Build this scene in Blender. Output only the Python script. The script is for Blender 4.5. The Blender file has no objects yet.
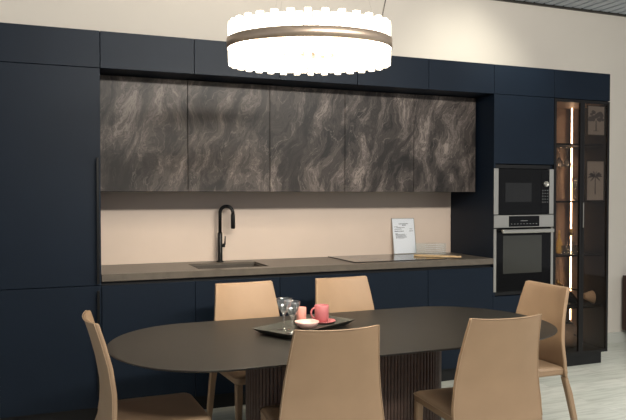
import bpy, bmesh, math, random
from mathutils import Vector, Matrix, Euler
random.seed(7)
C = bpy.context.scene.collection
ZO = 0.06                      # the floor lies 6 cm under the measuring datum
PI = math.pi

# ------------------------------------------------------------------ materials
def srgb(r, g, b):
    f = lambda c: (c/12.92 if c <= .04045 else ((c+.055)/1.055)**2.4)
    return (f(r/255), f(g/255), f(b/255), 1)

def mat(name, col, rough=.5, metal=0, spec=.5, bump=0, bscale=200, trans=0, ior=1.45, emit=None, estr=0, var=0, vscale=8, coat=0):
    m = bpy.data.materials.new(name); m.use_nodes = True
    nt = m.node_tree; p = nt.nodes['Principled BSDF']
    if len(col) == 3: col = (*col, 1)
    p.inputs['Base Color'].default_value = col
    p.inputs['Roughness'].default_value = rough
    p.inputs['Metallic'].default_value = metal
    p.inputs['Specular IOR Level'].default_value = spec
    p.inputs['Transmission Weight'].default_value = trans
    p.inputs['IOR'].default_value = ior
    p.inputs['Coat Weight'].default_value = coat
    if emit:
        p.inputs['Emission Color'].default_value = (*emit[:3], 1); p.inputs['Emission Strength'].default_value = estr
    if bump or var:
        tc = nt.nodes.new('ShaderNodeTexCoord')
    if bump:
        n = nt.nodes.new('ShaderNodeTexNoise'); n.inputs['Scale'].default_value = bscale; n.inputs['Detail'].default_value = 3
        b = nt.nodes.new('ShaderNodeBump'); b.inputs['Strength'].default_value = bump; b.inputs['Distance'].default_value = .002
        nt.links.new(tc.outputs['Object'], n.inputs['Vector']); nt.links.new(n.outputs['Fac'], b.inputs['Height'])
        nt.links.new(b.outputs['Normal'], p.inputs['Normal'])
    if var:
        n = nt.nodes.new('ShaderNodeTexNoise'); n.inputs['Scale'].default_value = vscale; n.inputs['Detail'].default_value = 5
        r = nt.nodes.new('ShaderNodeValToRGB')
        r.color_ramp.elements[0].position = .3; r.color_ramp.elements[1].position = .7
        r.color_ramp.elements[0].color = tuple(c*(1-var) for c in col[:3])+(1,)
        r.color_ramp.elements[1].color = tuple(min(1, c*(1+var)) for c in col[:3])+(1,)
        nt.links.new(tc.outputs['Object'], n.inputs['Vector']); nt.links.new(n.outputs['Fac'], r.inputs['Fac'])
        nt.links.new(r.outputs['Color'], p.inputs['Base Color'])
    return m

def clear_mat(name, tint, ior=1.45, rough=.02, gloss=(1, 1, 1, 1), base=.05, power=4):
    """thin clear or smoked glass: what is behind shows tinted, Fresnel reflection on top"""
    m = bpy.data.materials.new(name); m.use_nodes = True
    nt = m.node_tree; nt.nodes.clear()
    o = nt.nodes.new('ShaderNodeOutputMaterial'); mx = nt.nodes.new('ShaderNodeMixShader')
    t = nt.nodes.new('ShaderNodeBsdfTransparent'); t.inputs['Color'].default_value = tint
    g = nt.nodes.new('ShaderNodeBsdfGlossy'); g.inputs['Roughness'].default_value = rough; g.inputs['Color'].default_value = gloss
    lw = nt.nodes.new('ShaderNodeLayerWeight'); lw.inputs['Blend'].default_value = .5
    pw = nt.nodes.new('ShaderNodeMath'); pw.operation = 'POWER'; pw.inputs[1].default_value = power
    f = nt.nodes.new('ShaderNodeMath'); f.operation = 'MULTIPLY_ADD'; f.inputs[1].default_value = .75; f.inputs[2].default_value = base; f.use_clamp = True
    nt.links.new(lw.outputs['Facing'], pw.inputs[0]); nt.links.new(pw.outputs[0], f.inputs[0])
    nt.links.new(f.outputs[0], mx.inputs['Fac']); nt.links.new(t.outputs[0], mx.inputs[1]); nt.links.new(g.outputs[0], mx.inputs[2])
    nt.links.new(mx.outputs[0], o.inputs['Surface'])
    return m

def crystal_mat():
    m = bpy.data.materials.new('glowing_crystal_glass'); m.use_nodes = True
    nt = m.node_tree; nt.nodes.clear(); L = nt.links.new
    o = nt.nodes.new('ShaderNodeOutputMaterial'); mx = nt.nodes.new('ShaderNodeMixShader'); ad = nt.nodes.new('ShaderNodeAddShader')
    t = nt.nodes.new('ShaderNodeBsdfTransparent'); g = nt.nodes.new('ShaderNodeBsdfGlossy'); g.inputs['Roughness'].default_value = .08
    e = nt.nodes.new('ShaderNodeEmission'); e.inputs['Color'].default_value = (1, .87, .69, 1)
    tc = nt.nodes.new('ShaderNodeTexCoord'); n = nt.nodes.new('ShaderNodeTexNoise'); n.inputs['Scale'].default_value = 70; n.inputs['Detail'].default_value = 3
    L(tc.outputs['Object'], n.inputs['Vector'])
    mr = nt.nodes.new('ShaderNodeMapRange'); mr.inputs[1].default_value = .35; mr.inputs[2].default_value = .65; mr.inputs[3].default_value = .3; mr.inputs[4].default_value = CR
    L(n.outputs['Fac'], mr.inputs[0]); L(mr.outputs[0], e.inputs['Strength'])
    lw = nt.nodes.new('ShaderNodeLayerWeight'); pw = nt.nodes.new('ShaderNodeMath'); pw.operation = 'MULTIPLY_ADD'; pw.inputs[1].default_value = .5; pw.inputs[2].default_value = .08
    L(lw.outputs['Facing'], pw.inputs[0]); L(pw.outputs[0], mx.inputs[0]); L(t.outputs[0], mx.inputs[1]); L(g.outputs[0], mx.inputs[2])
    L(mx.outputs[0], ad.inputs[0]); L(e.outputs[0], ad.inputs[1]); L(ad.outputs[0], o.inputs['Surface'])
    return m
CR = 2.2

def ramp(nt, stops):
    r = nt.nodes.new('ShaderNodeValToRGB'); e = r.color_ramp.elements
    while len(e) > 1: e.remove(e[-1])
    e[0].position, e[0].color = stops[0][0], (*stops[0][1], 1)
    for p, c in stops[1:]:
        k = e.new(p); k.color = (*c, 1)
    return r

def marble_mat():
    m = bpy.data.materials.new('veined_dark_stone'); m.use_nodes = True
    nt = m.node_tree; L = nt.links.new; p = nt.nodes['Principled BSDF']
    g = nt.nodes.new('ShaderNodeNewGeometry')
    mp = nt.nodes.new('ShaderNodeMapping'); mp.inputs['Rotation'].default_value = (0, math.radians(-17), 0)
    L(g.outputs['Position'], mp.inputs['Vector'])
    w = nt.nodes.new('ShaderNodeTexNoise'); w.inputs['Scale'].default_value = 2.6; w.inputs['Detail'].default_value = 4
    L(mp.outputs[0], w.inputs['Vector'])
    sub = nt.nodes.new('ShaderNodeVectorMath'); sub.operation = 'SUBTRACT'; sub.inputs[1].default_value = (.5, .5, .5)
    L(w.outputs['Color'], sub.inputs[0])
    sc = nt.nodes.new('ShaderNodeVectorMath'); sc.operation = 'SCALE'; sc.inputs['Scale'].default_value = .30
    L(sub.outputs[0], sc.inputs[0])
    ad = nt.nodes.new('ShaderNodeVectorMath'); L(mp.outputs[0], ad.inputs[0]); L(sc.outputs[0], ad.inputs[1])
    st = nt.nodes.new('ShaderNodeMapping'); st.inputs['Scale'].default_value = (5.0, 1, 1.6)
    L(ad.outputs[0], st.inputs['Vector'])
    n = nt.nodes.new('ShaderNodeTexNoise'); n.inputs['Scale'].default_value = 1.25; n.inputs['Detail'].default_value = 9
    n.inputs['Roughness'].default_value = .68; n.inputs['Distortion'].default_value = .5
    L(st.outputs[0], n.inputs['Vector'])
    r = ramp(nt, [(.34, (.009, .008, .0075)), (.41, (.019, .017, .0155)), (.45, (.052, .0455, .041)), (.475, (.03, .0265, .024)), (.50, (.085, .0745, .067)), (.53, (.060, .052, .047)), (.555, (.16, .141, .127)), (.575, (.06, .053, .047)), (.62, (.24, .213, .19)), (.665, (.07, .062, .056)), (.72, (.20, .175, .16))])
    L(n.outputs['Fac'], r.inputs['Fac'])
    # thin pale veins along the flow
    n2 = nt.nodes.new('ShaderNodeTexNoise'); n2.inputs['Scale'].default_value = 1.9; n2.inputs['Detail'].default_value = 6; n2.inputs['Distortion'].default_value = .5
    L(st.outputs[0], n2.inputs['Vector'])
    s2 = nt.nodes.new('ShaderNodeMath'); s2.operation = 'SUBTRACT'; s2.inputs[1].default_value = .5; L(n2.outputs['Fac'], s2.inputs[0])
    a2 = nt.nodes.new('ShaderNodeMath'); a2.operation = 'ABSOLUTE'; L(s2.outputs[0], a2.inputs[0])
    v2 = ramp(nt, [(0, (.32, .32, .32)), (.006, (.08, .08, .08)), (.014, (0, 0, 0))]); L(a2.outputs[0], v2.inputs['Fac'])
    mx = nt.nodes.new('ShaderNodeMix'); mx.data_type = 'RGBA'; mx.inputs[7].default_value = (.34, .30, .275, 1)
    L(v2.outputs['Color'], mx.inputs[0]); L(r.outputs['Color'], mx.inputs[6])
    # dark streaks
    n3 = nt.nodes.new('ShaderNodeTexNoise'); n3.inputs['Scale'].default_value = 1.0; n3.inputs['Detail'].default_value = 7; n3.inputs['Distortion'].default_value = .5
    of = nt.nodes.new('ShaderNodeVectorMath'); of.inputs[1].default_value = (7.3, 2.1, 5.5); L(st.outputs[0], of.inputs[0]); L(of.outputs[0], n3.inputs['Vector'])
    v3 = ramp(nt, [(.55, (0, 0, 0)), (.61, (.8, .8, .8))]); L(n3.outputs['Fac'], v3.inputs['Fac'])
    m3 = nt.nodes.new('ShaderNodeMix'); m3.data_type = 'RGBA'; m3.inputs[7].default_value = (.013, .011, .010, 1)
    L(v3.outputs['Color'], m3.inputs[0]); L(mx.outputs[2], m3.inputs[6])
    dk = nt.nodes.new('ShaderNodeMix'); dk.data_type = 'RGBA'; dk.blend_type = 'MULTIPLY'; dk.inputs[0].default_value = 1; dk.inputs[7].default_value = (.90, .84, .84, 1)
    L(m3.outputs[2], dk.inputs[6]); L(dk.outputs[2], p.inputs['Base Color']); p.inputs['Roughness'].default_value = .45; p.inputs['Specular IOR Level'].default_value = .3
    return m

def floor_mat():
    m = bpy.data.materials.new('pale_plank_floor'); m.use_nodes = True
    nt = m.node_tree; L = nt.links.new; p = nt.nodes['Principled BSDF']
    g = nt.nodes.new('ShaderNodeNewGeometry')
    b = nt.nodes.new('ShaderNodeTexBrick'); b.inputs['Scale'].default_value = 1
    b.inputs['Brick Width'].default_value = 1.3; b.inputs['Row Height'].default_value = .19; b.inputs['Mortar Size'].default_value = .0015
    b.inputs['Color1'].default_value = (.52, .53, .47, 1); b.inputs['Color2'].default_value = (.60, .60, .54, 1); b.inputs['Mortar'].default_value = (.36, .36, .32, 1)
    L(g.outputs['Position'], b.inputs['Vector'])
    mp = nt.nodes.new('ShaderNodeMapping'); mp.inputs['Scale'].default_value = (1.6, 14, 1); L(g.outputs['Position'], mp.inputs['Vector'])
    n = nt.nodes.new('ShaderNodeTexNoise'); n.inputs['Scale'].default_value = 2; n.inputs['Detail'].default_value = 7; n.inputs['Distortion'].default_value = .8; L(mp.outputs[0], n.inputs['Vector'])
    r = ramp(nt, [(.3, (.66, .66, .64)), (.55, (1, 1, 1)), (.75, (1.0, 1.0, .97))]); L(n.outputs['Fac'], r.inputs['Fac'])
    mx = nt.nodes.new('ShaderNodeMix'); mx.data_type = 'RGBA'; mx.blend_type = 'MULTIPLY'; mx.inputs[0].default_value = .8
    L(b.outputs['Color'], mx.inputs[6]); L(r.outputs['Color'], mx.inputs[7]); L(mx.outputs[2], p.inputs['Base Color'])
    p.inputs['Roughness'].default_value = .42
    return m

M = {}
M['navy'] = mat('navy_matt_lacquer', (.0056, .0112, .0215), .48, spec=.22, bump=.04, bscale=500, var=.06, vscale=3)
M['navy_in'] = mat('navy_inner_board', (.014, .019, .028), .6)
M['black'] = mat('black_board', (.006, .006, .007), .55)
M['stone'] = marble_mat()
M['worktop'] = mat('taupe_worktop', (.115, .097, .078), .36, bump=.05, bscale=300, var=.1, vscale=20)
M['sink'] = mat('dark_composite_sink', (.075, .063, .052), .45, var=.08)
M['splash'] = mat('peach_splashback', (.70, .57, .475), .5, var=.02, vscale=4)
M['wall'] = mat('warm_white_paint', (.70, .645, .575), .85, bump=.05, bscale=250, var=.02, vscale=2)
M['base'] = mat('grey_white_skirting', (.55, .55, .5), .5)
M['ceil'] = mat('ceiling_slat_metal', (.52, .57, .63), .5)
M['ceil_dark'] = mat('dark_ceiling_void', (.05, .055, .06), .8)
M['floor'] = floor_mat()
M['leather'] = mat('tan_leather', (.37, .245, .150), .5, bump=.12, bscale=380, var=.05, vscale=6)
M['piping'] = mat('tan_leather_seam', (.45, .31, .20), .45)
M['glide'] = mat('dark_chair_glide', (.03, .028, .026), .5)
M['ceramic'] = mat('dark_taupe_tabletop', (.024, .0215, .018), .40, bump=.04, bscale=350, var=.08, vscale=12)
M['fluted'] = mat('dark_brown_ribbed_wood', (.10, .062, .050), .42, var=.15, vscale=30)
M['faucet'] = mat('matt_black_metal', (.006, .006, .006), .38, metal=.4)
M['blackglass'] = mat('black_glass', (.004, .004, .0045), .06, spec=.22)
M['hobglass'] = mat('black_hob_glass', (.012, .011, .01), .07, spec=.6)
M['hobmark'] = mat('pale_hob_marking', (.25, .25, .25), .3)
M['steel'] = mat('brushed_steel', (.50, .48, .44), .32, metal=.85, bump=.05, bscale=300)
M['screen'] = mat('dark_oven_window', (.035, .035, .03), .12, spec=.6)
M['dimscreen'] = mat('dark_microwave_window', (.010, .010, .010), .10, spec=.5)
M['mark'] = mat('pale_printed_marking', (.22, .22, .22), .5)
M['smoked'] = clear_mat('smoked_glass', (.76, .71, .67, 1), 1.5, base=.018, power=5)
M['glass'] = clear_mat('clear_glass', (.93, .95, .95, 1), 1.5)
M['crystalware'] = clear_mat('clear_stemware_glass', (.97, .98, .98, 1), 1.5, .14, base=.13, power=1.6)
M['clearplastic'] = clear_mat('clear_greenish_acrylic', (.97, .985, .985, 1), 1.5, base=.05)
M['clearpane'] = clear_mat('clear_acrylic_pane', (.98, .985, .99, 1), 1.5, base=.02)
M['frame'] = mat('black_metal_frame', (.009, .008, .008), .4, metal=.3)
M['walnut'] = mat('brown_wood_back', (.33, .24, .18), .5, var=.06, vscale=14)
M['bronze'] = mat('dark_bronze_panel', (.009, .007, .0055), .6, spec=.12)
M['led'] = mat('warm_led_strip', (1, .8, .6), .5, emit=(1, .70, .44), estr=30)
M['crystal'] = crystal_mat()
M['bulb'] = mat('warm_led_ring', (1, .9, .8), .4, emit=(1, .86, .66), estr=175)
M['bronzeband'] = mat('brushed_bronze_band', (.60, .47, .37), .42, metal=.9)
M['cord'] = mat('dark_cord', (.03, .027, .022), .5)
M['wire'] = mat('steel_wire', (.5, .48, .45), .4, metal=.8)
M['tray'] = mat('grey_slate_tray', (.070, .069, .059), .36, var=.15, vscale=25)
M['pink'] = mat('rose_pink_glaze', (.52, .165, .175), .38)
M['pinkpale'] = mat('pale_pink_glaze', (.70, .44, .40), .38)
M['pinkmid'] = mat('salmon_pink_glaze', (.70, .32, .26), .38)
M['wood'] = mat('pale_beech_wood', (.60, .42, .23), .5, var=.12, vscale=40)
M['paper'] = mat('white_paper', (.88, .90, .94), .6)
M['ink'] = mat('dark_grey_ink', (.10, .10, .11), .6)
M['greypaper'] = mat('grey_white_print_paper', (.34, .335, .325), .6)
M['amber'] = mat('amber_glass', (.85, .60, .17), .1, trans=.25, ior=1.4)
M['gold'] = mat('gold_foil', (.75, .52, .22), .28, metal=.9)
M['darkbottle'] = mat('dark_bottle_glass', (.010, .010, .009), .1)
M['beige'] = mat('beige_linen', (.42, .33, .23), .8, bump=.3, bscale=60)
M['vase'] = mat('grey_brown_stoneware', (.20, .155, .12), .5, var=.2, vscale=20)
M['darkwood'] = mat('dark_brown_wood', (.040, .016, .012), .4)

# ------------------------------------------------------------------ mesh helpers
class MB:
    def __init__(s): s.bm = bmesh.new()
    def _new(s, before): return [v for v in s.bm.verts if v.index == -1 or v not in before]
    def box(s, x0, x1, y0, y1, z0, z1, bev=0, seg=2):
        b = bmesh.new(); r = bmesh.ops.create_cube(b, size=1)
        for v in b.verts:
            v.co = Vector(((x0+x1)/2+v.co.x*(x1-x0), (y0+y1)/2+v.co.y*(y1-y0), (z0+z1)/2+v.co.z*(z1-z0)))
        if bev: bmesh.ops.bevel(b, geom=list(b.edges), offset=bev, segments=seg, affect='EDGES', profile=.5)
        return s.join(b)
    def join(s, b, M_=None):
        if M_ is not None: bmesh.ops.transform(b, matrix=M_, verts=b.verts)
        vm = {}
        for v in b.verts: vm[v] = s.bm.verts.new(v.co)
        for f in b.faces:
            try:
                nf = s.bm.faces.new([vm[v] for v in f.verts]); nf.smooth = f.smooth
            except ValueError: pass
        b.free(); return s
    def lathe(s, prof, at=(0, 0, 0), n=32, M_=None):
        b = bmesh.new(); rings = []
        for r, z in prof:
            if r < 1e-6: rings.append([b.verts.new((0, 0, z))])
            else: rings.append([b.verts.new((r*math.cos(2*PI*k/n), r*math.sin(2*PI*k/n), z)) for k in range(n)])
        for a, c in zip(rings, rings[1:]):
            for k in range(n):
                k2 = (k+1) % n
                vs = [a[k % len(a)], a[k2 % len(a)], c[k2 % len(c)], c[k % len(c)]]
                u = []
                for v in vs:
                    if v not in u: u.append(v)
                if len(u) > 2:
                    f = b.faces.new(u); f.smooth = True
        T = Matrix.Translation(at)
        if M_ is not None: T = T @ M_
        return s.join(b, T)
    def sweep(s, path, rad, n=12, sq=False):
        b = bmesh.new(); P = [Vector(p) for p in path]; rings = []
        if not hasattr(rad, '__len__'): rad = [rad]*len(P)
        up = None
        for i, p in enumerate(P):
            t = (P[min(i+1, len(P)-1)]-P[max(i-1, 0)]).normalized()
            if up is None:
                up = Vector((0, 0, 1)) if abs(t.z) < .9 else Vector((1, 0, 0))
            u = (up - t*up.dot(t)).normalized(); w = t.cross(u); up = u
            rings.append([b.verts.new(p + (u*math.cos(2*PI*k/n)+w*math.sin(2*PI*k/n))*rad[i]) for k in range(n)])
        for a, c in zip(rings, rings[1:]):
            for k in range(n):
                f = b.faces.new([a[k], a[(k+1) % n], c[(k+1) % n], c[k]]); f.smooth = True
        b.faces.new(rings[0][::-1]); b.faces.new(rings[-1])
        return s.join(b)
    def loft(s, rings, smooth=True, caps=True):
        b = bmesh.new(); R = [[b.verts.new(p) for p in r] for r in rings]; n = len(R[0])
        for a, c in zip(R, R[1:]):
            for k in range(n):
                f = b.faces.new([a[k], a[(k+1) % n], c[(k+1) % n], c[k]]); f.smooth = smooth
        if caps: b.faces.new(R[0][::-1]); b.faces.new(R[-1])
        return s.join(b)
    def prism(s, pts, y0, y1):            # outline in x,z, thickness along y
        return s.loft([[(x, y0, z) for x, z in pts], [(x, y1, z) for x, z in pts]], smooth=False)
    def build(s, name, m, parent=None, bevel=0, autosmooth=False, subsurf=0):
        bmesh.ops.recalc_face_normals(s.bm, faces=s.bm.faces)
        me = bpy.data.meshes.new(name); s.bm.to_mesh(me); s.bm.free()
        o = bpy.data.objects.new(name, me); C.objects.link(o); me.materials.append(M[m])
        if parent is not None:
            o.parent = parent
            off = root_loc(parent)
            if off.length: me.transform(Matrix.Translation(-off))
        if bevel:
            b = o.modifiers.new('bevel', 'BEVEL'); b.width = bevel; b.segments = 2; b.limit_method = 'ANGLE'
        if subsurf:
            b = o.modifiers.new('sub', 'SUBSURF'); b.levels = subsurf; b.render_levels = subsurf
        return o

def root_loc(o):
    v = Vector((0, 0, 0))
    while o is not None: v += o.location; o = o.parent
    return v

def tag(o, label, cat, group=None):
    o['label'] = label; o['category'] = cat
    if group: o['group'] = group
    return o
def thing(name, label, cat, loc=(0, 0, 0), group=None):
    o = bpy.data.objects.new(name, None); C.objects.link(o); o.location = loc; o.empty_display_size = .1
    return tag(o, label, cat, group)
def struct(o): o['kind'] = 'structure'; return o
def copy_tree(o, parent=None):
    c = o.copy(); C.objects.link(c)
    if parent is not None: c.parent = parent
    for ch in list(o.children): copy_tree(ch, c)
    return c
def bx(*a, **k): return MB().box(*a, **k)

# ------------------------------------------------------------------ key heights (metres above the floor)
zT = 2.4454+ZO; zB = 2.2096+ZO; zC = .90+ZO; zU = .8542+ZO; zD = .832+ZO; zK = .05+ZO
zMb = 1.4306+ZO; zMt = 2.2078+ZO; yM = .223; yS = .612
S = .6; G = .0018
zCe = 3.171+ZO

# ------------------------------------------------------------------ the setting
struct(bx(-5, 9, -8, .9, -.1, 0).build('floor', 'floor'))
struct(bx(-5, 9, yS+.018, yS+.17, 0, zCe+.3).build('wall_back', 'wall'))
m = MB(); m.box(-5, 9, -8, .63, zCe+.10, zCe+.16)
struct(m.build('ceiling', 'ceil_dark'))
m = MB()                                      # linear metal slats under the void
x = -3.5
while x < 8.6:
    m.box(x, x+.086, -7.5, yS-.012, zCe+.004, zCe+.034); x += .112
struct(m.build('ceiling_slats', 'ceil'))
struct(bx(-5, 9, yS-.012, yS+.0175, zCe-.012, zCe+.04).build('trim_1', 'cord'))
m = MB(); m.box(4.22, 9, yS, yS+.0175, .0, .107); m.box(4.22, 9, yS-.006, yS+.0175, 0, .088)
struct(m.build('baseboard_back', 'base', bevel=.002))

# ------------------------------------------------------------------ cabinets
def panel(x0, x1, z0, z1, y0=0., t=.02, bev=.0012): return bx(x0+G, x1-G, y0, y0+t, z0+G, z1-G, bev=bev, seg=1)

top_names = ['navy top cabinet at the far left end above the tall larder unit',
 'navy top cabinet above the leftmost stone-veneer wall cabinet',
 'navy top cabinet behind the left part of the chandelier',
 'navy top cabinet behind the middle of the chandelier',
 'navy top cabinet behind the right rim of the chandelier',
 'navy top cabinet above the rightmost stone-veneer wall cabinet',
 'navy top cabinet above the microwave and oven tower',
 'navy top cabinet at the right end above the lit display cabinet']
for i in range(8):
    x0 = S*(i-1); x1 = x0+S
    t = thing('top_cabinet', top_names[i], 'cabinet', (x0+.3, .3, zB), 'row of navy top cabinets')
    b = MB()
    b.box(x0+.001, x0+.019, .0215, yS, zB+.001, zT-.001); b.box(x1-.019, x1-.001, .0215, yS, zB+.001, zT-.001)
    b.box(x0+.019, x1-.019, .0215, yS, zB+.001, zB+.019); b.box(x0+.019, x1-.019, .0215, yS, zT-.019, zT-.001)
    b.box(x0+.019, x1-.019, yS-.01, yS, zB+.019, zT-.019)
    b.build('body', 'navy', t)
    panel(x0, x1, zB, zT).build('door', 'navy', t)

# tall larder unit
t = thing('larder_cabinet', 'tall navy larder cabinet at the left edge with full height doors', 'cabinet', (-.3, .3, 0))
b = MB()
b.box(-.599, -.581, .0215, yS, zK, zB-.001); b.box(-.019, -.001, .0215, yS, zK, zB-.001)
b.box(-.581, -.019, .0215, yS, zK, zK+.018); b.box(-.581, -.019, .0215, yS, zB-.019, zB-.001); b.box(-.581, -.019, yS-.01, yS, zK+.018, zB-.019)
b.build('body', 'navy', t)
d = panel(-.6, 0, zD, zB).build('upper_door', 'navy', t)
def bar_handle(x, z0, z1, par):
    h = MB(); h.box(x-.008, x+.008, -.034, -.022, z0, z1, bev=.002)
    for zz in (z0+.05, z1-.05): h.box(x-.005, x+.005, -.0225, .001, zz-.01, zz+.01)
    o = h.build('bar_handle', 'faucet', par); o['label'] = 'black bar handle'
bar_handle(-.022, zD+.012, 1.643+ZO, d)
d = panel(-.6, 0, zK, zD).build('lower_door', 'navy', t)
bar_handle(-.022, .13+ZO, zD-.03, d)
bx(-.599, -.001, .06, .08, 0, zK-.001).build('plinth', 'black', t)

# base run
seat_lab = ['navy base cabinet at the left end beside the tall larder unit',
 'navy base cabinet below the sink',
 'navy base cabinet right of the sink, between sink and hob',
 'navy base cabinet below the black hob',
 'navy base cabinet at the right end beside the oven tower']
for i in range(5):
    x0 = S*i; x1 = x0+S
    t = thing('base_cabinet', seat_lab[i], 'cabinet', (x0+.3, .3, 0), 'row of navy base cabinets under the worktop')
    b = MB()
    b.box(x0+.001, x0+.019, .05, yS-.02, zK, zU-.001); b.box(x1-.019, x1-.001, .05, yS-.02, zK, zU-.001)
    b.box(x0+.019, x1-.019, .0215, yS-.02, zK, zK+.018); b.box(x0+.019, x1-.019, yS-.03, yS-.02, zK+.018, zU-.001)
    b.build('body', 'navy_in', t)
    panel(x0, x1, zK, zD-.002).build('door', 'navy', t)
    bx(x0+.0005, x1-.0005, .03, .048, zD-.05, zU-.001).build('finger_channel', 'black', t)
    bx(x0+.0005, x1-.0005, .06, .08, 0, zK-.001).build('plinth', 'black', t)

# stone faced wall cabinets
wl = ['dark stone-veneer wall cabinet at the left end beside the tall larder unit',
 'dark stone-veneer wall cabinet second from left, above the sink tap',
 'dark stone-veneer wall cabinet in the middle of the row of five',
 'dark stone-veneer wall cabinet second from right, above the hob',
 'dark stone-veneer wall cabinet at the right end beside the oven tower']
for i in range(5):
    x0 = S*i+(.003 if i == 0 else 0); x1 = S*(i+1)-(.016 if i == 4 else 0)
    t = thing('wall_cabinet', wl[i], 'cabinet', (x0+.3, .4, zMb), 'row of stone veneer wall cabinets')
    b = MB()
    b.box(x0+.001, x0+.019, yM+.0215, yS-.014, zMb, zMt-.002); b.box(x1-.019, x1-.001, yM+.0215, yS-.014, zMb, zMt-.002)
    b.box(x0+.019, x1-.019, yM+.0215, yS-.014, zMb, zMb+.018); b.box(x0+.019, x1-.019, yM+.0215, yS-.014, zMt-.02, zMt-.002)
    b.box(x0+.019, x1-.019, yS-.024, yS-.014, zMb+.018, zMt-.02)
    b.build('body', 'black', t)
    panel(x0, x1, zMb-.002, zMt-.002, yM).build('door', 'stone', t)

# splashback and worktop with the sink cut out
tag(bx(.001, 3*1-.001, yS, yS+.0165, zC+.0005, zMt).build('splashback_panel', 'splash'), 'peach splashback panel between worktop and stone wall cabinets', 'splashback')
sx0, sx1, sy0, sy1 = .645, 1.155, .10, .455
t = thing('worktop', 'long taupe worktop over the navy base cabinets', 'worktop', (1.5, .3, zU))
w = MB()
w.box(.001, sx0, -.004, yS+.0165, zU, zC, bev=.0015, seg=1); w.box(sx1, 2.999, -.004, yS+.0165, zU, zC, bev=.0015, seg=1)
w.box(sx0-.002, sx1+.002, -.004, sy0, zU, zC, bev=.0015, seg=1); w.box(sx0-.002, sx1+.002, sy1, yS+.0165, zU, zC, bev=.0015, seg=1)
w.build('slab', 'worktop', t)
t = thing('sink', 'dark undermount sink basin below the black tap', 'sink', ((sx0+sx1)/2, .28, zC-.2))
w = MB()
a = .001; zb = zC-.19
w.box(sx0+a, sx0+.012, sy0+a, sy1-a, zb, zC-.012); w.box(sx1-.012, sx1-a, sy0+a, sy1-a, zb, zC-.012)
w.box(sx0+.012, sx1-.012, sy0+a, sy0+.012, zb, zC-.012); w.box(sx0+.012, sx1-.012, sy1-.012, sy1-a, zb, zC-.012)
w.box(sx0+a, sx1-a, sy0+a, sy1-a, zb-.01, zb)
w.build('basin', 'sink', t)
MB().lathe([(0, 0), (.04, 0), (.042, .003), (.03, .004), (0, .002)], ((sx0+sx1)/2, .28, zb)).build('drain', 'steel', t)

# tap
fx, fy = .905, .535
t = thing('kitchen_tap', 'matt black pull-down kitchen tap on the worktop behind the sink', 'tap', (fx, fy, zC))
MB().lathe([(0, 0), (.027, 0), (.027, .006), (.018, .010), (.0175, .215), (.0155, .222), (0, .222)], (fx, fy, zC+.0005)).build('body', 'faucet', t)
pts = [(fx, fy, zC+.21)]
cx, cz, R = fx+.045, zC+.370, .049
dv = Vector((.92, -.40, 0)).normalized()
for k in range(15):
    a = PI - PI*k/14*1.03
    q = Vector((fx, fy, cz)) + dv*(R + R*math.cos(a)) + Vector((0, 0, R*1.05*math.sin(a)))
    pts.append(tuple(q))
MB().sweep(pts, .013, 14).build('spout', 'faucet', t)
e = Vector(pts[-1])
MB().sweep([e+Vector((0, 0, .004)), e+Vector((0, 0, -.01)), e+Vector((.001, 0, -.105)), e+Vector((.001, 0, -.114))], [.0125, .016, .017, .013], 16).build('spray_head', 'faucet', t)
h = MB(); h.sweep([(fx+.018, fy-.004, zC+.125), (fx+.036, fy-.010, zC+.125)], .0145, 14)
h.sweep([(fx+.034, fy-.010, zC+.13), (fx+.037, fy-.013, zC+.195)], [.006, .0045], 10)
h.build('lever', 'faucet', t)

# hob
t = thing('induction_hob', 'black glass induction hob set on the right half of the worktop', 'hob', (2.22, .34, zC))
bx(1.82, 2.62, .08, .592, zC+.0004, zC+.006, bev=.002).build('glass_plate', 'hobglass', t)
h = MB()
for (cx, cy, r) in ((2.02, .22, .09), (2.02, .45, .075), (2.42, .22, .075), (2.42, .45, .09)):
    h.lathe([(r-.0015, zC+.0061), (r-.0015, zC+.0065), (r+.0015, zC+.0065), (r+.0015, zC+.0061), (r-.0015, zC+.0061)], (cx, cy, 0), n=48)
h.box(2.12, 2.32, .1, .103, zC+.0061, zC+.0065)
h.build('zone_marking', 'hobmark', t)
bx(1.817, 1.8198, .079, .593, zC+.0004, zC+.0068).build('edge_trim', 'faucet', t)

# sign in its holder
yb, yt = .556, .602
t = thing('sign_holder', 'clear sign holder with printed white sheet leaning on the splashback', 'sign', (2.51, .56, zC))
zs0, zs1 = zC+.0075, zC+.308
xa, xb = 2.405, 2.622
def lean(mb, th, off):
    for v in mb.bm.verts:
        f = (v.co.z-zs0)/(zs1-zs0); v.co.y += yb+(yt-yb)*f+off
    return mb
lean(bx(xa+.004, xb-.004, 0, .002, zs0+.004, zs1-.004), 0, 0).build('sheet', 'paper', t)
m = MB()
rows = [(.05, .3, .72, .006), (.085, .45, .62, .007), (.135, .1, .25, .004), (.155, .2, .55, .004), (.2, .1, .42, .004), (.2, .78, .9, .004), (.255, .1, .5, .006), (.255, .75, .92, .005), (.33, .12, .24, .004)]
rnd = random.Random(3)
H = zs1-zs0; W = xb-xa; m2 = MB()
for k in range(6): rows.append((.345+.022*k, .14, .5+.2*rnd.random(), .003))
for ry, r0, r1, th in rows:
    xx = r0
    while xx < r1:
        ww = min(.02+.05*rnd.random(), r1-xx)
        (m if r0 < .7 else m2).box(xa+W*xx, xa+W*(xx+ww), -.0008, -.0002, zs1-H*(ry+.10)-th, zs1-H*(ry+.10)); xx += ww+.012
lean(m, 0, 0).build('printed_lines', 'ink', t); lean(m2, 0, 0).build('printed_prices', 'ink', t)
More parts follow.
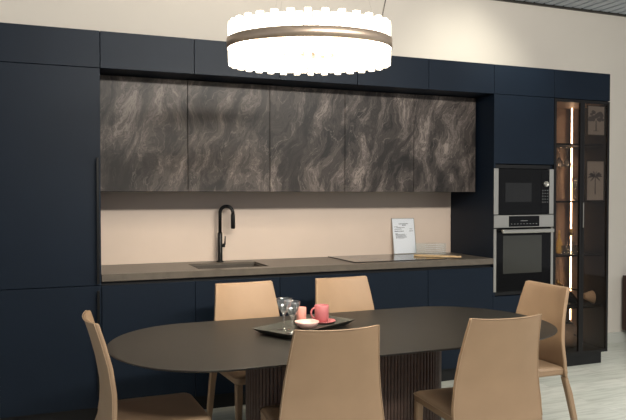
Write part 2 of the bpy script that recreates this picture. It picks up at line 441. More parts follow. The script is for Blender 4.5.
f = MB(); f.box(xa, xa+.004, -.003, .003, zs0, zs1); f.box(xb-.004, xb, -.003, .003, zs0, zs1); f.box(xa+.004, xb-.004, -.003, .003, zs1-.004, zs1); f.box(xa+.004, xb-.004, -.003, .003, zs0, zs0+.004)
lean(f, 0, 0).build('holder_edge', 'steel', t)
lean(bx(xa+.004, xb-.004, -.0032, -.0012, zs0+.004, zs1-.004), 0, 0).build('front_pane', 'clearpane', t)

# clear ribbed box and chopping board on the worktop
t = thing('clear_container', 'clear ribbed acrylic container between sign and oven tower', 'container', (2.75, .42, zC))
x0, x1, y0, y1 = 2.592, 2.79, .36, .52
z0 = zC+.0005; k = MB()
k.box(x0, x1, y0, y1, z0, z0+.005); k.box(x0, x0+.003, y0, y1, z0+.005, z0+.1); k.box(x1-.003, x1, y0, y1, z0+.005, z0+.1)
k.box(x0+.003, x1-.003, y0, y0+.003, z0+.005, z0+.1); k.box(x0+.003, x1-.003, y1-.003, y1, z0+.005, z0+.1)
k.build('box_body', 'clearplastic', t)
k = MB()
for q in range(6):
    zz = z0+.014+q*.016
    k.box(x0-.003, x1+.003, y0-.003, y0-.0002, zz, zz+.0016); k.box(x1+.0002, x1+.003, y0, y1, zz, zz+.0016)
k.build('rib', 'paper', t)
A = Vector((2.475, .34)); B = Vector((2.752, .078)); u = (B-A).normalized(); n = Vector((-u.y, u.x)); Lb = (B-A).length
prof = [(0, .022), (.03, .036), (.06, .042), (Lb*.62, .042), (Lb*.70, .03), (Lb*.74, .021), (Lb-.02, .021), (Lb, .014)]
out = [(A+u*s+n*w) for s, w in prof]+[(A+u*s-n*w) for s, w in reversed(prof)]
t = thing('chopping_board', 'pale beech paddle board lying on the worktop end beside the oven tower', 'chopping board', (A.x, A.y, zC))
MB().loft([[(p.x, p.y, zC+.0075) for p in out], [(p.x, p.y, zC+.0215) for p in out]], smooth=False).build('board', 'wood', t, bevel=.003)
c = A+u*(Lb-.03)
MB().lathe([(.0, .0), (.009, 0), (.009, .0012), (0, .0012)], (c.x, c.y, zC+.0216), 16).build('hanging_hole', 'cord', t)['label'] = 'dark hanging hole'

# ------------------------------------------------------------------ oven tower
X0, X1 = 3.0, 3.6
t = thing('oven_tower', 'tall navy tower cabinet housing the microwave above the oven', 'cabinet', (3.3, .3, 0))
b = MB()
b.box(X0+.0005, X0+.018, .0005, yS, zK, zB-.001); b.box(X1-.018, X1-.001, .0215, yS, zK, zB-.001)
zs = [zK, .615+ZO, 1.2445+ZO, 1.645+ZO, zB-.019]
for z in zs: b.box(X0+.018, X1-.018, .03, yS, z, z+.0035 if z not in (zK, zs[-1]) else z+.018)
b.box(X0+.018, X1-.018, yS-.01, yS, zK+.018, zB-.019)
b.build('body', 'navy', t)
panel(X0, X1, 1.655+ZO, zB).build('upper_door', 'navy', t)
panel(X0, X1, zK, .592+ZO).build('lower_door', 'navy', t)
bx(X0+.001, X1-.001, .06, .08, 0, zK-.001).build('plinth', 'black', t)
f = MB(); f.box(X0+.0185, X1-.0185, .022, .029, 1.622+ZO, 1.652+ZO); f.build('shadow_gap', 'black', t); f = MB(); f.box(X0+.0185, X1-.0185, .022, .029, .594+ZO, .6245+ZO); f.build('shadow_gap', 'black', t)

t = thing('microwave', 'black built-in microwave with round dial above the oven', 'microwave', (3.3, .2, 1.25+ZO))
a0, a1 = 1.2495+ZO, 1.619+ZO
bx(3.02, 3.58, .034, .40, a0+.003, a1-.004).build('housing', 'black', t)
f = MB(); f.box(3.0015, 3.045, -.004, .033, a0, a1, bev=.002, seg=1); f.build('side_trim', 'steel', t); f = MB(); f.box(3.553, 3.597, -.004, .033, a0, a1, bev=.002, seg=1)
f.build('side_trim', 'steel', t)
d = bx(3.047, 3.464, -.006, .032, a0+.002, a1-.002, bev=.002).build('door', 'blackglass', t)
bx(3.109, 3.368, -.0066, -.0061, 1.35+ZO, 1.504+ZO).build('window', 'dimscreen', d)
p = bx(3.467, 3.551, -.006, .032, a0+.002, a1-.002, bev=.002).build('control_panel', 'blackglass', t)
rot = Matrix.Rotation(PI/2, 4, 'X')
MB().lathe([(0, 0), (.023, 0), (.023, .012), (.0205, .017), (.019, .013), (0, .012)], (3.51, -.0062, 1.496+ZO), 28, rot).build('dial', 'steel', p)
k = MB()
for r in range(5):
    for c in range(3): k.box(3.477+c*.026, 3.486+c*.026, -.0066, -.0061, 1.345+ZO+r*.024, 1.35+ZO+r*.024)
k.build('keypad', 'mark', p)

t = thing('oven', 'stainless steel built-in oven with black glass door below the microwave', 'oven', (3.3, .2, .63+ZO))
b0, b1 = .627+ZO, 1.2435+ZO
bx(3.03, 3.57, .034, .52, b0+.004, b1-.008).build('housing', 'black', t)
f = MB(); f.box(3.0015, 3.028, -.003, .033, b0, b1-.108, bev=.002, seg=1); f.build('side_trim', 'steel', t); f = MB(); f.box(3.572, 3.598, -.003, .033, b0, b1-.108, bev=.002, seg=1)
f.build('side_trim', 'steel', t)
p = bx(3.0025, 3.597, -.005, .032, 1.143+ZO, b1, bev=.002).build('control_panel', 'steel', t)
q = bx(3.145, 3.449, -.0062, -.0051, 1.150+ZO, 1.236+ZO).build('display', 'blackglass', p)
k = MB()
for j in range(9): k.box(3.165+j*.031, 3.177+j*.031, -.0067, -.0063, 1.170+ZO, 1.174+ZO)
k.box(3.26, 3.33, -.0067, -.0063, 1.195+ZO, 1.199+ZO)
k.build('display_marking', 'mark', p)
d = bx(3.030, 3.570, -.005, .032, b0+.001, 1.137+ZO, bev=.002).build('door', 'blackglass', t)
bx(3.09, 3.475, -.0058, -.0052, .772+ZO, 1.078+ZO).build('window', 'screen', d)
h = MB(); h.box(3.054, 3.566, -.052, -.034, 1.100+ZO, 1.130+ZO, bev=.006)
for xx in (3.075, 3.53): h.box(xx, xx+.014, -.036, -.0045, 1.107+ZO, 1.123+ZO)
h.build('bar_handle', 'steel', d)

# ------------------------------------------------------------------ display cabinet
X0, X1 = 3.6, 4.2; D = .42
t = thing('display_cabinet', 'black framed glass display cabinet with warm strip light at the right end', 'display cabinet', (3.9, .2, 0))
b = MB()
b.box(X0+.0005, X0+.02, .0215, D, zK, zB-.001)
b.box(X0+.02, X1-.02, .0215, D, zK, zK+.02); b.box(X0+.02, X1-.02, .0215, D, zB-.021, zB-.001)
b.build('carcass', 'frame', t)
bx(X1-.0195, X1-.0005, .0215, D, zK, zB-.001).build('side_panel', 'bronze', t)
bx(X0+.0205, X1-.02, D-.018, D, zK+.0205, zB-.0215).build('back_panel', 'walnut', t)
bx(X0+.004, X1-.014, .062, .09, 0, zK-.001).build('plinth', 'black', t)
bx(X1-.03, X1-.014, .0905, D, 0, zK-.001).build('plinth_side', 'black', t)
shelf_z = [1.842+ZO, 1.355+ZO, .895+ZO, .448+ZO]
for z in shelf_z:
    bx(X0+.0205, X1-.02, .05, D-.019, z-.014, z, bev=.001, seg=1).build('shelf', 'bronze', t)
bx(X0+.0205, 3.965, .09, D-.019, 1.645+ZO, 1.651+ZO).build('glass_shelf', 'glass', t)
ends = [zK+.021]+[z+.0005 for z in reversed(shelf_z)]; tops = [z-.0145 for z in reversed(shelf_z)]+[zB-.025]
for z0, z1 in zip(ends, tops):
    bx(4.097, 4.1045, .343, .3488, z0, z1).build('light_strip', 'led', t)
    bx(X0+.021, X0+.0255, .0225, .0295, z0, z1).build('light_strip', 'led', t)
    bx(4.096, X1-.02, .349, .353, z0, z1).build('light_shield_fin', 'walnut', t)  # added fin: carries the strip and keeps its light off the right back corner
bx(X0+.0205, X1-.02, .05, D-.019, zB-.0245, zB-.0215).build('top_lining', 'walnut', t)
def glass_door(x0, x1, hx):
    f = MB(); s = .022
    z0, z1 = zK+.002, zB-.004
    f.box(x0, x0+s, 0, .02, z0, z1); f.box(x1-s, x1, 0, .02, z0, z1)
    f.box(x0+s, x1-s, 0, .02, z0, z0+s); f.box(x0+s, x1-s, 0, .02, z1-s, z1)
    d = f.build('glass_door', 'frame', t)
    bx(x0+s, x1-s, .008, .012, z0+s, z1-s).build('pane', 'smoked', d)
    if hx: bx(hx-.003, hx+.003, -.006, -.0005, 1.13+ZO, 1.34+ZO).build('edge_handle', 'steel', d)
glass_door(X0+.003, 3.8985, None); glass_door(3.9015, X1-.003, 3.913)

def goblet(h, r, stem, rb, rim=None):
    """outer then inner profile, open top"""
    rim = rim or r*.88
    zb = stem
    p = [(0, 0), (rb, 0), (rb, .002), (rb*.5, .004), (.0052, .010), (.0043, .02), (.0043, zb-.006), (.008, zb)]
    for k in range(1, 9):
        f = k/8; rr = r*math.sin(f*PI/2)**.75
        p.append((max(rr, .009), zb+(h-zb)*f))
    q = [(max(a-.0015, 0), b) for a, b in p[8:]][::-1]
    return p+q+[(0, zb+.003)]
def vitrine_glass(kind, x, y, z, label, group, inv=False):
    t = thing('wine_glass', label, 'glass', (x, y, z), group)
    h, r, stem, rb = kind
    P = goblet(h, r, stem, rb)
    cut = 7
    A_, B_ = P[:cut+1], P[cut:]
    if inv:
        A_ = [(a, h-b) for a, b in A_]; B_ = [(a, h-b) for a, b in B_]
    MB().lathe(A_, (x, y, z), 24).build('stem_and_foot', 'crystalware', t)
    MB().lathe(B_, (x, y, z), 24).build('bowl', 'crystalware', t)
gz = 1.6515+ZO
vitrine_glass((.168, .040, .085, .034), 3.917, .20, gz, 'upturned wine glass on the upper glass shelf of the lit cabinet, right one of two', 'upturned wine glasses in the display cabinet', True)
vitrine_glass((.168, .040, .085, .034), 3.829, .20, gz, 'upturned wine glass on the upper glass shelf beside the cabinet left frame', 'upturned wine glasses in the display cabinet', True)
vitrine_glass((.20, .031, .085, .032), 3.966, .15, 1.3555+ZO, 'tall stemmed glass standing below the upturned glasses in the lit cabinet', 'x')
del bpy.data.objects['wine_glass.002']['group']
# prints modelled as objects behind the right hand pane
def leaf_fan(m, cx, cz, y, spec):
    for (a, l, w) in spec:
        pts = []
        N = 8
        for k in range(N+1):
            f = k/N; aa = a-.5*f*f*(1 if a < PI/2 else -1)
            px = cx+math.cos(a)*l*f; pz = cz+math.sin(a)*l*f-.35*l*f*f
            pts.append((px, pz, w*math.sin(PI*min(1, f*.93+.04))))
        up = [(x, z+w_) for x, z, w_ in pts]; dn = [(x, z-w_) for x, z, w_ in reversed(pts)]
        m.prism(up+dn, y-.0006, y)
def art(x0, x1, z0, z1, label, tall):
    t = thing('framed_print', label, 'print', ((x0+x1)/2, .025, z0), 'prints in the display cabinet')
    fr = MB(); y0, y1 = .0225, .032; s = .006
    fr.box(x0, x0+s, y0, y1, z0, z1); fr.box(x1-s, x1, y0, y1, z0, z1); fr.box(x0+s, x1-s, y0, y1, z0, z0+s); fr.box(x0+s, x1-s, y0, y1, z1-s, z1)
    fr.build('frame', 'cord', t)
    bx(x0+s, x1-s, .027, .0315, z0+s, z1-s).build('sheet', 'greypaper', t)
    m = MB(); cx = (x0+x1)/2; h = z1-z0
    if tall:
        m.prism([(cx-.006, z0+h*.16), (cx+.007, z0+h*.16), (cx+.004, z0+h*.62), (cx-.003, z0+h*.62)], .0262, .0268)
        leaf_fan(m, cx, z0+h*.6, .0268, [(.35, .085, .010), (.85, .08, .010), (1.35, .07, .010), (1.9, .075, .010), (2.4, .082, .010), (2.9, .085, .010), (-.3, .06, .008), (3.5, .06, .008), (1.6, .1, .008), (.6, .09, .008), (2.6, .09, .008)])
    else:
        m.prism([(cx-.007, z0+h*.16), (cx+.009, z0+h*.16), (cx+.004, z0+h*.5), (cx-.004, z0+h*.5)], .0262, .0268)
        rr = random.Random(5)
        for k in range(26):
            a = rr.uniform(-.25, PI+.25); l = rr.uniform(.02, .07)
            px, pz = cx+math.cos(a)*l*1.05, z0+h*.52+abs(math.sin(a))*l*1.25
            r = rr.uniform(.016, .024)
            m.prism([(px+r*math.cos(q*PI/4), pz+r*.75*math.sin(q*PI/4)) for q in range(8)], .0262-.00003*k, .0268-.00003*k)
        m.box(cx-.03, cx+.03, .0262, .0268, z0+h*.145, z0+h*.16)
    m.build('motif', 'ink', t)
art(3.975, 4.168, 1.915+ZO, 2.170+ZO, 'small framed print of a round-topped tree, topmost behind right cabinet pane', False)
art(3.970, 4.166, 1.3565+ZO, 1.700+ZO, 'small framed print of a palm, lower one behind right cabinet pane', True)

# bottles and glassware on the shelf of amber things
sz = .8955+ZO
t = thing('oil_bottle', 'slim amber bottle on the middle shelf of the lit cabinet, leftmost', 'bottle', (3.856, .22, sz))
MB().lathe([(0, 0), (.026, 0), (.028, .01), (.027, .09), (.012, .13), (.009, .17), (.011, .172), (.011, .178), (0, .178)], (3.856, .22, sz), 20).build('bottle_body', 'amber', t)
MB().lathe([(0, .1785), (.009, .1785), (.0095, .2), (0, .202)], (3.856, .22, sz), 16).build('stopper', 'gold', t)
t = thing('decanter', 'cone-shaped clear decanter on the middle shelf before the strip light', 'decanter', (3.985, .215, sz))
MB().lathe([(0, 0), (.052, 0), (.056, .006), (.04, .06), (.018, .115), (.012, .15), (.018, .175), (.0165, .175), (.0105, .15), (.0165, .115), (.038, .06), (.052, .008), (0, .006)], (3.985, .215, sz), 24).build('vessel', 'glass', t)
MB().lathe([(0, .151), (.008, .151), (.012, .18), (.017, .195), (.012, .212), (0, .216)], (3.985, .215, sz), 16).build('stopper', 'gold', t)
for k, (x, y, lab) in enumerate([(3.835, .13, 'low crystal tumbler at shelf front, left of three'), (3.905, .125, 'low crystal tumbler at shelf front, middle of three'), (3.975, .135, 'low crystal tumbler at shelf front, right of three')]):
    g = MB().lathe([(0, 0), (.024, 0), (.028, .008), (.031, .075), (.0285, .075), (.0255, .012), (0, .010)], (0, 0, 0), 12).build('tumbler', 'glass')
    g.location = (x, y, sz); tag(g, lab, 'tumbler', 'crystal tumblers in the display cabinet')
# wine rack shelf
sz = .4485+ZO
t = thing('wine_rack', 'small black wine rack on the lower shelf of the lit cabinet', 'wine rack', (3.90, .24, sz))
r = MB()
for yy in (.13, .33):
    r.box(3.80, 4.02, yy-.006, yy+.006, sz, sz+.012)
    for xx in (3.80, 4.008): r.box(xx, xx+.012, yy-.006, yy+.006, sz+.012, sz+.13)
r.box(3.80, 3.812, .137, .323, sz+.118, sz+.13); r.box(4.008, 4.02, .137, .323, sz+.118, sz+.13)
r.build('rack_frame', 'frame', t)
bots = [((4.0, .13), 'dark wine bottle with gold neck leaning on the wine rack, front one of two', 0), ((3.955, .27), 'dark wine bottle with gold neck leaning on the wine rack, rear one of two', .03)]
proto = None
for (bxp, byp), lab, dz in bots:
    if proto is None:
        o = thing('wine_bottle', lab, 'bottle', (0, 0, 0), 'wine bottles in the display cabinet')
        MB().lathe([(0, 0), (.034, 0), (.037, .005), (.037, .17), (.03, .2), (.015, .23), (.014, .245), (0, .245)], (0, 0, 0), 24).build('bottle_body', 'darkbottle', o)
        MB().lathe([(0, .2455), (.0145, .2455), (.0145, .30), (.012, .304), (0, .304)], (0, 0, 0), 18).build('neck_foil', 'gold', o)
        proto = o
    else:
        o = copy_tree(proto); tag(o, lab, 'bottle', 'wine bottles in the display cabinet')
    o.location = (bxp-.03, byp+.03, sz+.026+dz); o.rotation_euler = (0, math.radians(-50), math.radians(12))
t = MB()
rings = []
for k in range(9):
    f = k/8; x = 4.03+.11*f; rr = .022+.040*f if k < 8 else .03
    rings.append([(x, .11+rr*math.cos(a*PI/8)*.8, sz+.0005+rr*(1+math.sin(a*PI/8))+.10*(1-f)*.55) for a in range(16)])
o = t.loft(rings).build('linen_bundle', 'beige'); tag(o, 'beige linen bundle tapering to a point on lower shelf behind right pane', 'bundle')
# vase at the bottom
sz = zK+.0205
t = thing('vase', 'bulbous grey-brown vase on the floor of the lit cabinet', 'vase', (3.955, .2, sz))
MB().lathe([(0, 0), (.05, 0), (.085, .03), (.105, .09), (.098, .14), (.07, .18), (.04, .195), (.036, .205), (.03, .205), (.03, .19), (0, .17)], (3.955, .2, sz), 32).build('vessel', 'vase', t)
h = MB(); h.sweep([(3.955+.108*math.cos(a), .2-.108*math.sin(a)*.9, sz+.03+.10*f) for f, a in [(k/10, .4+1.5*k/10) for k in range(11)]], .006, 8)
h.build('band', 'cord', t)
MB().lathe([(0, .206), (.038, .206), (.04, .212), (.015, .222), (.016, .236), (0, .242)], (3.955, .2, sz), 20).build('lid', 'cord', t)

# dark cabinet at the right edge of the view
t = thing('sideboard', 'dark brown wooden cabinet against the wall at the right edge of the picture', 'sideboard', (5.5, .4, 0))
bx(4.982, 6.0, .2, .595, .13, .672, bev=.003).build('body', 'darkwood', t)
bx(5.0, 5.485, .185, .1995, .15, .655, bev=.002).build('door', 'darkwood', t); bx(5.49, 5.98, .185, .1995, .15, .655, bev=.002).build('door', 'darkwood', t)
for x in (5.12, 5.9):
    for y in (.24, .55): bx(x-.015, x+.015, y-.015, y+.015, 0, .1295).build('leg', 'frame', t)

# ------------------------------------------------------------------ dining table
tx, ty = 1.125, -1.262; hz = .75
t = thing('dining_table', 'long oval dining table with dark thin top on a ribbed base', 'table', (tx, ty, 0))
def oval(hl, hw, ec, n=40):
    pts = []
    for side in (1, -1):
        for k in range(n+1):
            a = -PI/2+PI*k/n
            pts.append((tx+side*((hl-ec)+ec*math.cos(a)*1.0), ty+side*hw*math.sin(a)))
    return pts
b = MB()
prof = [(hz-.014, -.022), (hz-.006, -.004), (hz-.003, -.0005), (hz-.0006, -.0008), (hz, -.003)]
b.loft([[(x, y, z) for x, y in oval(1.205+i, .547+i, .47+i)] for z, i in prof], smooth=False)
b.build('tabletop', 'ceramic', t)
# ribbed oval pedestal
hl, rr = .55, .15; cxb = 1.14; cyb = -1.262
per = 4*(hl-rr)+2*PI*rr; nf = 132; rings = []
def stad(s):
    a = 2*(hl-rr); s %= per
    if s < a: return (-(hl-rr)+s, -rr, 0, -1)
    s -= a
    if s < PI*rr: q = -PI/2+s/rr; return ((hl-rr)+rr*math.cos(q), rr*math.sin(q), math.cos(q), math.sin(q))
    s -= PI*rr
    if s < a: return ((hl-rr)-s, rr, 0, 1)
    s -= a; q = PI/2+s/rr; return (-(hl-rr)+rr*math.cos(q), rr*math.sin(q), math.cos(q), math.sin(q))
ring = []
for k in range(nf):
    for f, d in ((0, -.007), (.12, -.007), (.2, -.001), (.45, .001), (.7, .001), (.92, -.001)):
        x, y, nx, ny = stad((k+f)*per/nf); ring.append((cxb+x+nx*d, cyb+y+ny*d))
MB().loft([[(x, y, .0) for x, y in ring], [(x, y, hz-.0145) for x, y in ring]], smooth=False).build('ribbed_base', 'fluted', t)

# ------------------------------------------------------------------ chairs
def hw(z):      # half width of the back at height z
    if z > .50: return .186+(.92-z)/(.42)*.052
    return .238
def lean_y(z):
    ks = [(.405, -.012), (.47, -.002), (.56, 0), (.62, -.003), (.73, -.022), (.83, -.048), (.92, -.076)]
    for (a, u), (b_, v) in zip(ks, ks[1:]):
        if z <= b_: return u+(v-u)*max(0, (z-a))/(b_-a)
    return -.076
def back_pt(s, z, th):
    bow = .030*abs(s)**2.4*(.6+.4*min(1, max(0, (z-.42)/.3)))
    return (s*hw(z), lean_y(z)+bow+th, z-(.006*(1-s*s) if z > .9 else 0))
def make_chair():
    t = thing('dining_chair', 'x', 'chair', (0, 0, 0), 'tan leather dining chairs around the oval table')
    ns, zs_ = 20, [.405+.515*k/22 for k in range(23)]
    th = .020
    bm = bmesh.new()
    F = [[bm.verts.new(back_pt(-1+2*i/ns, z, 0)) for i in range(ns+1)] for z in zs_]
    K = [[bm.verts.new(back_pt(-1+2*i/ns, z, th)) for i in range(ns+1)] for z in zs_]
    nz = len(zs_)
    def q(*v): f = bm.faces.new(v); f.smooth = True
    for j in range(nz-1):
        for i in range(ns):
            q(F[j][i], F[j][i+1], F[j+1][i+1], F[j+1][i]); q(K[j][i+1], K[j][i], K[j+1][i], K[j+1][i+1])
        q(F[j][0], F[j+1][0], K[j+1][0], K[j][0]); q(F[j][ns], K[j][ns], K[j+1][ns], F[j+1][ns])
    for i in range(ns):
        q(F[0][i+1], F[0][i], K[0][i], K[0][i+1]); q(F[-1][i], F[-1][i+1], K[-1][i+1], K[-1][i])
    mb = MB(); mb.bm.free(); mb.bm = bm
    back = mb.build('backrest', 'leather', t, bevel=.006)
    sp = MB()
    path = [back_pt(-.985, z, -.001) for z in zs_[1:]]+[back_pt(-.985+1.97*i/ns, .9195, -.001) for i in range(1, ns)]+[back_pt(.985, z, -.001) for z in reversed(zs_[1:])]
    sp.sweep(path, .0022, 6)
    sp.build('piping', 'piping', back)
    # seat: cushion with softly rounded edges, front a little wider
    s = MB(); rings = []
    def outline(inset, z, crown=0):
        pts = []; x0 = .226-inset; x1 = .222-inset; y0 = .028+inset*.3; y1 = .455-inset; r = .03
        cor = [(x1-r, y1-r, 0), (-x1+r, y1-r, PI/2), (-x0+.008, y0+.008, PI), (x0-.008, y0+.008, 1.5*PI)]
        for i, (cx, cy, a0) in enumerate(cor):
            r_ = r if i < 2 else .008
            for k in range(6):
                a = a0+PI/2*k/5; pts.append((cx+r_*math.cos(a), cy+r_*math.sin(a), z))
        return pts
    for inset, z in ((.012, .418), (.002, .422), (0, .432), (0, .452), (.004, .460), (.014, .466), (.04, .4685), (.09, .470)):
        rings.append(outline(inset, z))
    s.loft(rings)
    seat = s.build('seat', 'leather', t)
    sm = MB(); o1 = outline(-.001, .4535); sm.sweep(o1[:]+[o1[0]], .0022, 6); sm.build('piping', 'piping', seat)
    def leg(path, half):
        l = MB(); R = []
        for (x, y, z), h in zip(path, half):
            c = h*.35
            q = .013/h if z > .39 and y < .1 else 1
            R.append([(x+dx, y+dy*q, z) for dx, dy in ((h-c, -h), (h, -h+c), (h, h-c), (h-c, h), (-h+c, h), (-h, h-c), (-h, -h+c), (-h+c, -h))])
        l.loft(R, smooth=False); return l
    for sx in (-1, 1):
        L = leg([(sx*.206, .430, .008), (sx*.2, .428, .2), (sx*.198, .426, .4175)], [.0135, .017, .020]).build('leg', 'leather', t)
        bx(sx*.206-.010, sx*.206+.010, .420, .440, 0, .0078).build('glide', 'glide', L)
    for sx in (-1, 1):
        L = leg([(sx*.219, -.088, .008), (sx*.219, -.054, .16), (sx*.218, -.015, .31), (sx*.2165, .0165, .404)], [.0135, .017, .019, .0215]).build('leg', 'leather', t)
        bx(sx*.219-.010, sx*.219+.010, -.098, -.078, 0, .0078).build('glide', 'glide', L)
    return t
proto = make_chair()
chairs = [(-.109, -1.305, -88.5, 'tan leather dining chair at the left end of the oval table, seen side on'),
          (.825, -.445, 183.5, 'tan leather dining chair facing us on the far long side, in front of the sink'),
          (1.497, -.43, 181.5, 'tan leather dining chair facing us on the far side, directly behind the pink mug'),
          (.785, -1.905, -4.5, 'tan leather dining chair with its back to us, nearest in front of the tray'),
          (1.600, -1.950, -3, 'tan leather dining chair with its back to us, near right side of the table'),
          (2.492, -1.170, 90, 'tan leather dining chair at the right end of the table by the display cabinet')]
for i, (x, y, a, lab) in enumerate(chairs):
    o = proto if i == 0 else copy_tree(proto)
    o.location = (x, y, 0); o.rotation_euler = (0, 0, math.radians(a)); o['label'] = lab

# ------------------------------------------------------------------ tray and tableware
ang = math.radians(28.3); tc = Vector((.949, -1.137)); zt = hz+.0006
ux = Vector((math.cos(ang), math.sin(ang))); vx = Vector((-math.sin(ang), math.cos(ang)))
def on(u, v): p = tc+ux*u+vx*v; return p
def rect(hu, hv, z): return [tuple(on(a*hu, b*hv))+(z,) for a, b in ((-1, -1), (1, -1), (1, 1), (-1, 1))]
t = thing('serving_tray', 'rectangular grey slate tray with flared rim lying on the dining table', 'tray', (tc.x, tc.y, zt))
MB().loft([rect(.232, .098, zt), rect(.272, .134, zt+.030), rect(.266, .128, zt+.030), rect(.23, .096, zt+.007)], smooth=False).build('tray_body', 'tray', t, bevel=.0015)
zi = zt+.0075
def put(name, label, cat, u, v, group=None):
    p = on(u, v); return thing(name, label, cat, (p.x, p.y, zi), group), p
for u, v, lab in ((-.106, .056, 'small stemmed glass on the tray, left and farther one of two'), (-.150, -.042, 'small stemmed glass on the tray, nearer one beside the pale bowl')):
    t, p = put('stemmed_glass', lab, 'glass', u, v, 'stemmed glasses on the tray')
    P = goblet(.165, .041, .078, .034, .043)
    MB().lathe(P[:8], (p.x, p.y, zi), 28).build('stem_and_foot', 'crystalware', t); MB().lathe(P[7:], (p.x, p.y, zi), 28).build('bowl', 'crystalware', t)
pb = on(0, -.013)
t = thing('bowl', 'pale pink shallow bowl at the near side of the tray', 'bowl', (pb.x, pb.y, zi))
MB().lathe([(0, 0), (.030, 0), (.034, .003), (.055, .018), (.066, .036), (.0645, .0375), (.062, .036), (.05, .020), (.03, .008), (0, .006)], (pb.x, pb.y, zi), 40).build('bowl_body', 'pinkpale', t)
t, p = put('tumbler', 'small salmon pink cup without handle, behind the stemmed glasses', 'cup', .046, .066)
MB().lathe([(0, 0), (.022, 0), (.026, .004), (.027, .096), (.0255, .0975), (.024, .096), (.022, .008), (0, .007)], (p.x, p.y, zi), 32).build('cup_body', 'pinkmid', t)
t, p = put('saucer', 'pink saucer under the pink mug on the tray', 'saucer', .173, .020)
MB().lathe([(0, 0), (.038, 0), (.042, .003), (.066, .009), (.072, .013), (.071, .0145), (.05, .008), (0, .005)], (p.x, p.y, zi), 40).build('saucer_body', 'pink', t)
ps = p; zm = zi+.006
t = thing('mug', 'rose pink mug with loop handle standing on the pink saucer', 'mug', (ps.x-.006, ps.y, zm))
mx_, my_ = ps.x-.006, ps.y
MB().lathe([(0, 0), (.026, 0), (.033, .004), (.039, .02), (.040, .092), (.0385, .0935), (.037, .092), (.036, .02), (.028, .008), (0, .006)], (mx_, my_, zm), 40).build('mug_body', 'pink', t)
hd = Vector((-.93, .0, 0)).normalized() if True else None
hd = Vector((-math.cos(math.radians(10)), math.sin(math.radians(10)), 0))
pts = []
for k in range(13):
    a = -PI/2*1.05+PI*1.05*k/12
    q = Vector((mx_, my_, zm+.05))+hd*(.0375+.022*math.cos(a))+Vector((0, 0, .028*math.sin(a)))
    pts.append(q)
MB().sweep(pts, .0052, 10).build('handle', 'pink', t)

# ------------------------------------------------------------------ chandelier
TILT = 3.4
cc = Vector((.950, -1.20, 2.187+ZO)); R = .425
view = Vector((.371, .928, 0)); right = Vector((.928, -.371, 0))
tilt = Matrix.Rotation(math.radians(TILT), 4, right)
root = thing('chandelier', 'round crystal chandelier glowing above the dining table, with a bronze band', 'chandelier', cc)
TM = Matrix.Translation(cc) @ tilt
def ring_part(name, m_, r0, r1, z0, z1, par=root, n=96):
    return MB().lathe([(r0, z0), (r1, z0), (r1, z1), (r0, z1), (r0, z0)], (0, 0, 0), n, TM).build(name, m_, par)
band = MB(); 
band.lathe([(R, -.025), (R+.004, -.025), (R+.004, .025), (R, .025), (R, -.025)], (0, 0, 0), 96, TM)
band.build('bronze_band', 'bronzeband', root)
band = MB().lathe([(R-.085, -.021), (R-.081, -.021), (R-.081, .021), (R-.085, .021), (R-.085, -.021)], (0, 0, 0), 72, TM).build('inner_band', 'bronzeband', root)
f = MB().lathe([(R-.066, -.004), (R-.036, -.004), (R-.036, .004), (R-.066, .004), (R-.066, -.004)], (0, 0, 0), 72, TM).build('light_ring', 'bulb', root)
sp = MB()
for k in range(4):
    a = PI/4+k*PI/2
    b = bmesh.new(); bmesh.ops.create_cube(b, size=1)
    bmesh.ops.transform(b, matrix=TM @ Matrix.Rotation(a, 4, 'Z') @ Matrix.Translation((R-.0405, 0, .012)) @ Matrix.Diagonal((.082, .012, .006, 1)), verts=b.verts)
    sp.join(b)
sp.build('spoke', 'bronzeband', root)
def rod(r, a, zlo, zhi, w):
    b = bmesh.new(); bmesh.ops.create_cube(b, size=1)
    for v in b.verts: v.co = Vector((v.co.x*w*.75, v.co.y*w, zlo+(v.co.z+.5)*(zhi-zlo)))
    bmesh.ops.bevel(b, geom=list(b.edges), offset=.003, segments=1, affect='EDGES')
    m_ = MB(); m_.join(b, TM @ Matrix.Rotation(a, 4, 'Z') @ Matrix.Translation((r, 0, 0)))
    m_.build('crystal_rod', 'crystal', root)
n1 = 64
for k in range(n1):
    lo, hi = ((-.108, .108), (-.096, .092))[k % 2]
    rod(R-.0165, 2*PI*k/n1, lo, hi, .034)
n2 = 36
for k in range(n2):
    lo, hi = ((-.085, .085), (-.065, .07))[k % 2]
    rod(R-.102, 2*PI*k/n2, lo, hi, .030)
cb = TM @ Vector((0, 0, 0))
p0 = TM @ (Matrix.Rotation(0, 4, 'Z') @ Vector((right.x*(R-.05), right.y*(R-.05), .0)))
MB().sweep([p0+Vector((0, 0, .02)), p0+Vector((.006, 0, .16)), p0+Vector((.03, 0, .27)), p0+Vector((.11, 0, .62)), (p0.x+.17, p0.y, zCe+.003)], .0035, 8).build('power_cord', 'cord', root)
w = MB()
for a in (math.radians(100), math.radians(220), math.radians(340)):
    q = TM @ Vector((math.cos(a)*(R-.05), math.sin(a)*(R-.05), 0)); w.sweep([q, (cc.x+.1*math.cos(a), cc.y+.1*math.sin(a), zCe+.003)], .00022, 5)
w.build('suspension_wires', 'cord', root)

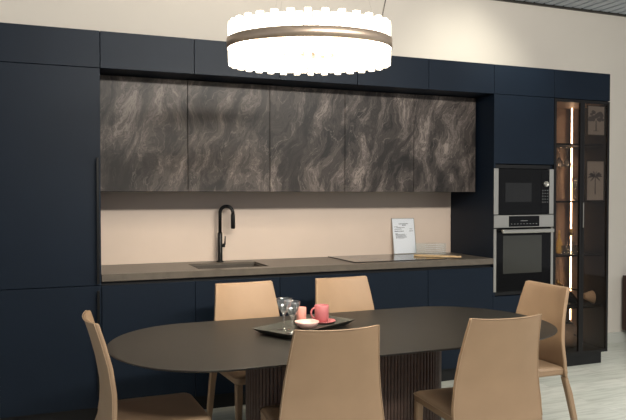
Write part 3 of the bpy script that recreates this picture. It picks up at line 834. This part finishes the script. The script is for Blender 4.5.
# ------------------------------------------------------------------ light
def area(name, loc, aim, size, power, col, size_y=None, spread=180):
    l = bpy.data.lights.new(name, 'AREA'); l.energy = power; l.color = col; l.size = size; l.spread = math.radians(spread)
    if size_y: l.shape = 'RECTANGLE'; l.size_y = size_y
    o = bpy.data.objects.new(name, l); C.objects.link(o); o.location = loc
    o.rotation_euler = (Vector(aim)-Vector(loc)).to_track_quat('-Z', 'Y').to_euler(); return o
def spot(name, loc, aim, power, col, ang, blend=.6, rad=.04):
    l = bpy.data.lights.new(name, 'SPOT'); l.energy = power; l.color = col; l.spot_size = math.radians(ang); l.spot_blend = blend; l.shadow_soft_size = rad
    o = bpy.data.objects.new(name, l); C.objects.link(o); o.location = loc
    o.rotation_euler = (Vector(aim)-Vector(loc)).to_track_quat('-Z', 'Y').to_euler(); return o
spot('wall_washer', (3.2, -.55, 3.2), (3.12, .62, 2.35), 72, (1, .98, .84), 80, 1, .12)
area('ceiling_panel', (4.2, -1.9, 3.2), (4.2, -1.9, 0), 1.6, 40, (1, 1, .96), None, 95)
area('track_lights', (1.7, -4.4, 3.12), (1.2, .6, 2.3), 3.2, 104, (1, .95, .86), .2, 130)
W = bpy.data.worlds.new('world'); bpy.context.scene.world = W; W.use_nodes = True
bg = W.node_tree.nodes['Background']; bg.inputs['Color'].default_value = (.95, .97, 1, 1); bg.inputs['Strength'].default_value = .52

# ------------------------------------------------------------------ camera
cam = bpy.data.cameras.new('camera'); co = bpy.data.objects.new('camera', cam); C.objects.link(co)
cam.sensor_width = 36; cam.lens = 36*684.75/626
co.location = (-.3635, -4.5358, 1.4112+ZO)
co.rotation_euler = (PI/2-.02285, 0, -.38016)
sc = bpy.context.scene; sc.camera = co
sc.view_settings.view_transform = 'Standard'; sc.view_settings.look = 'None'; sc.view_settings.gamma = 1; sc.view_settings.exposure = 0
try:
    sc.cycles.use_denoising = True; sc.cycles.max_bounces = 8; sc.cycles.transparent_max_bounces = 16
    sc.cycles.sample_clamp_indirect = 4; sc.cycles.caustics_reflective = False; sc.cycles.caustics_refractive = False
except Exception: pass
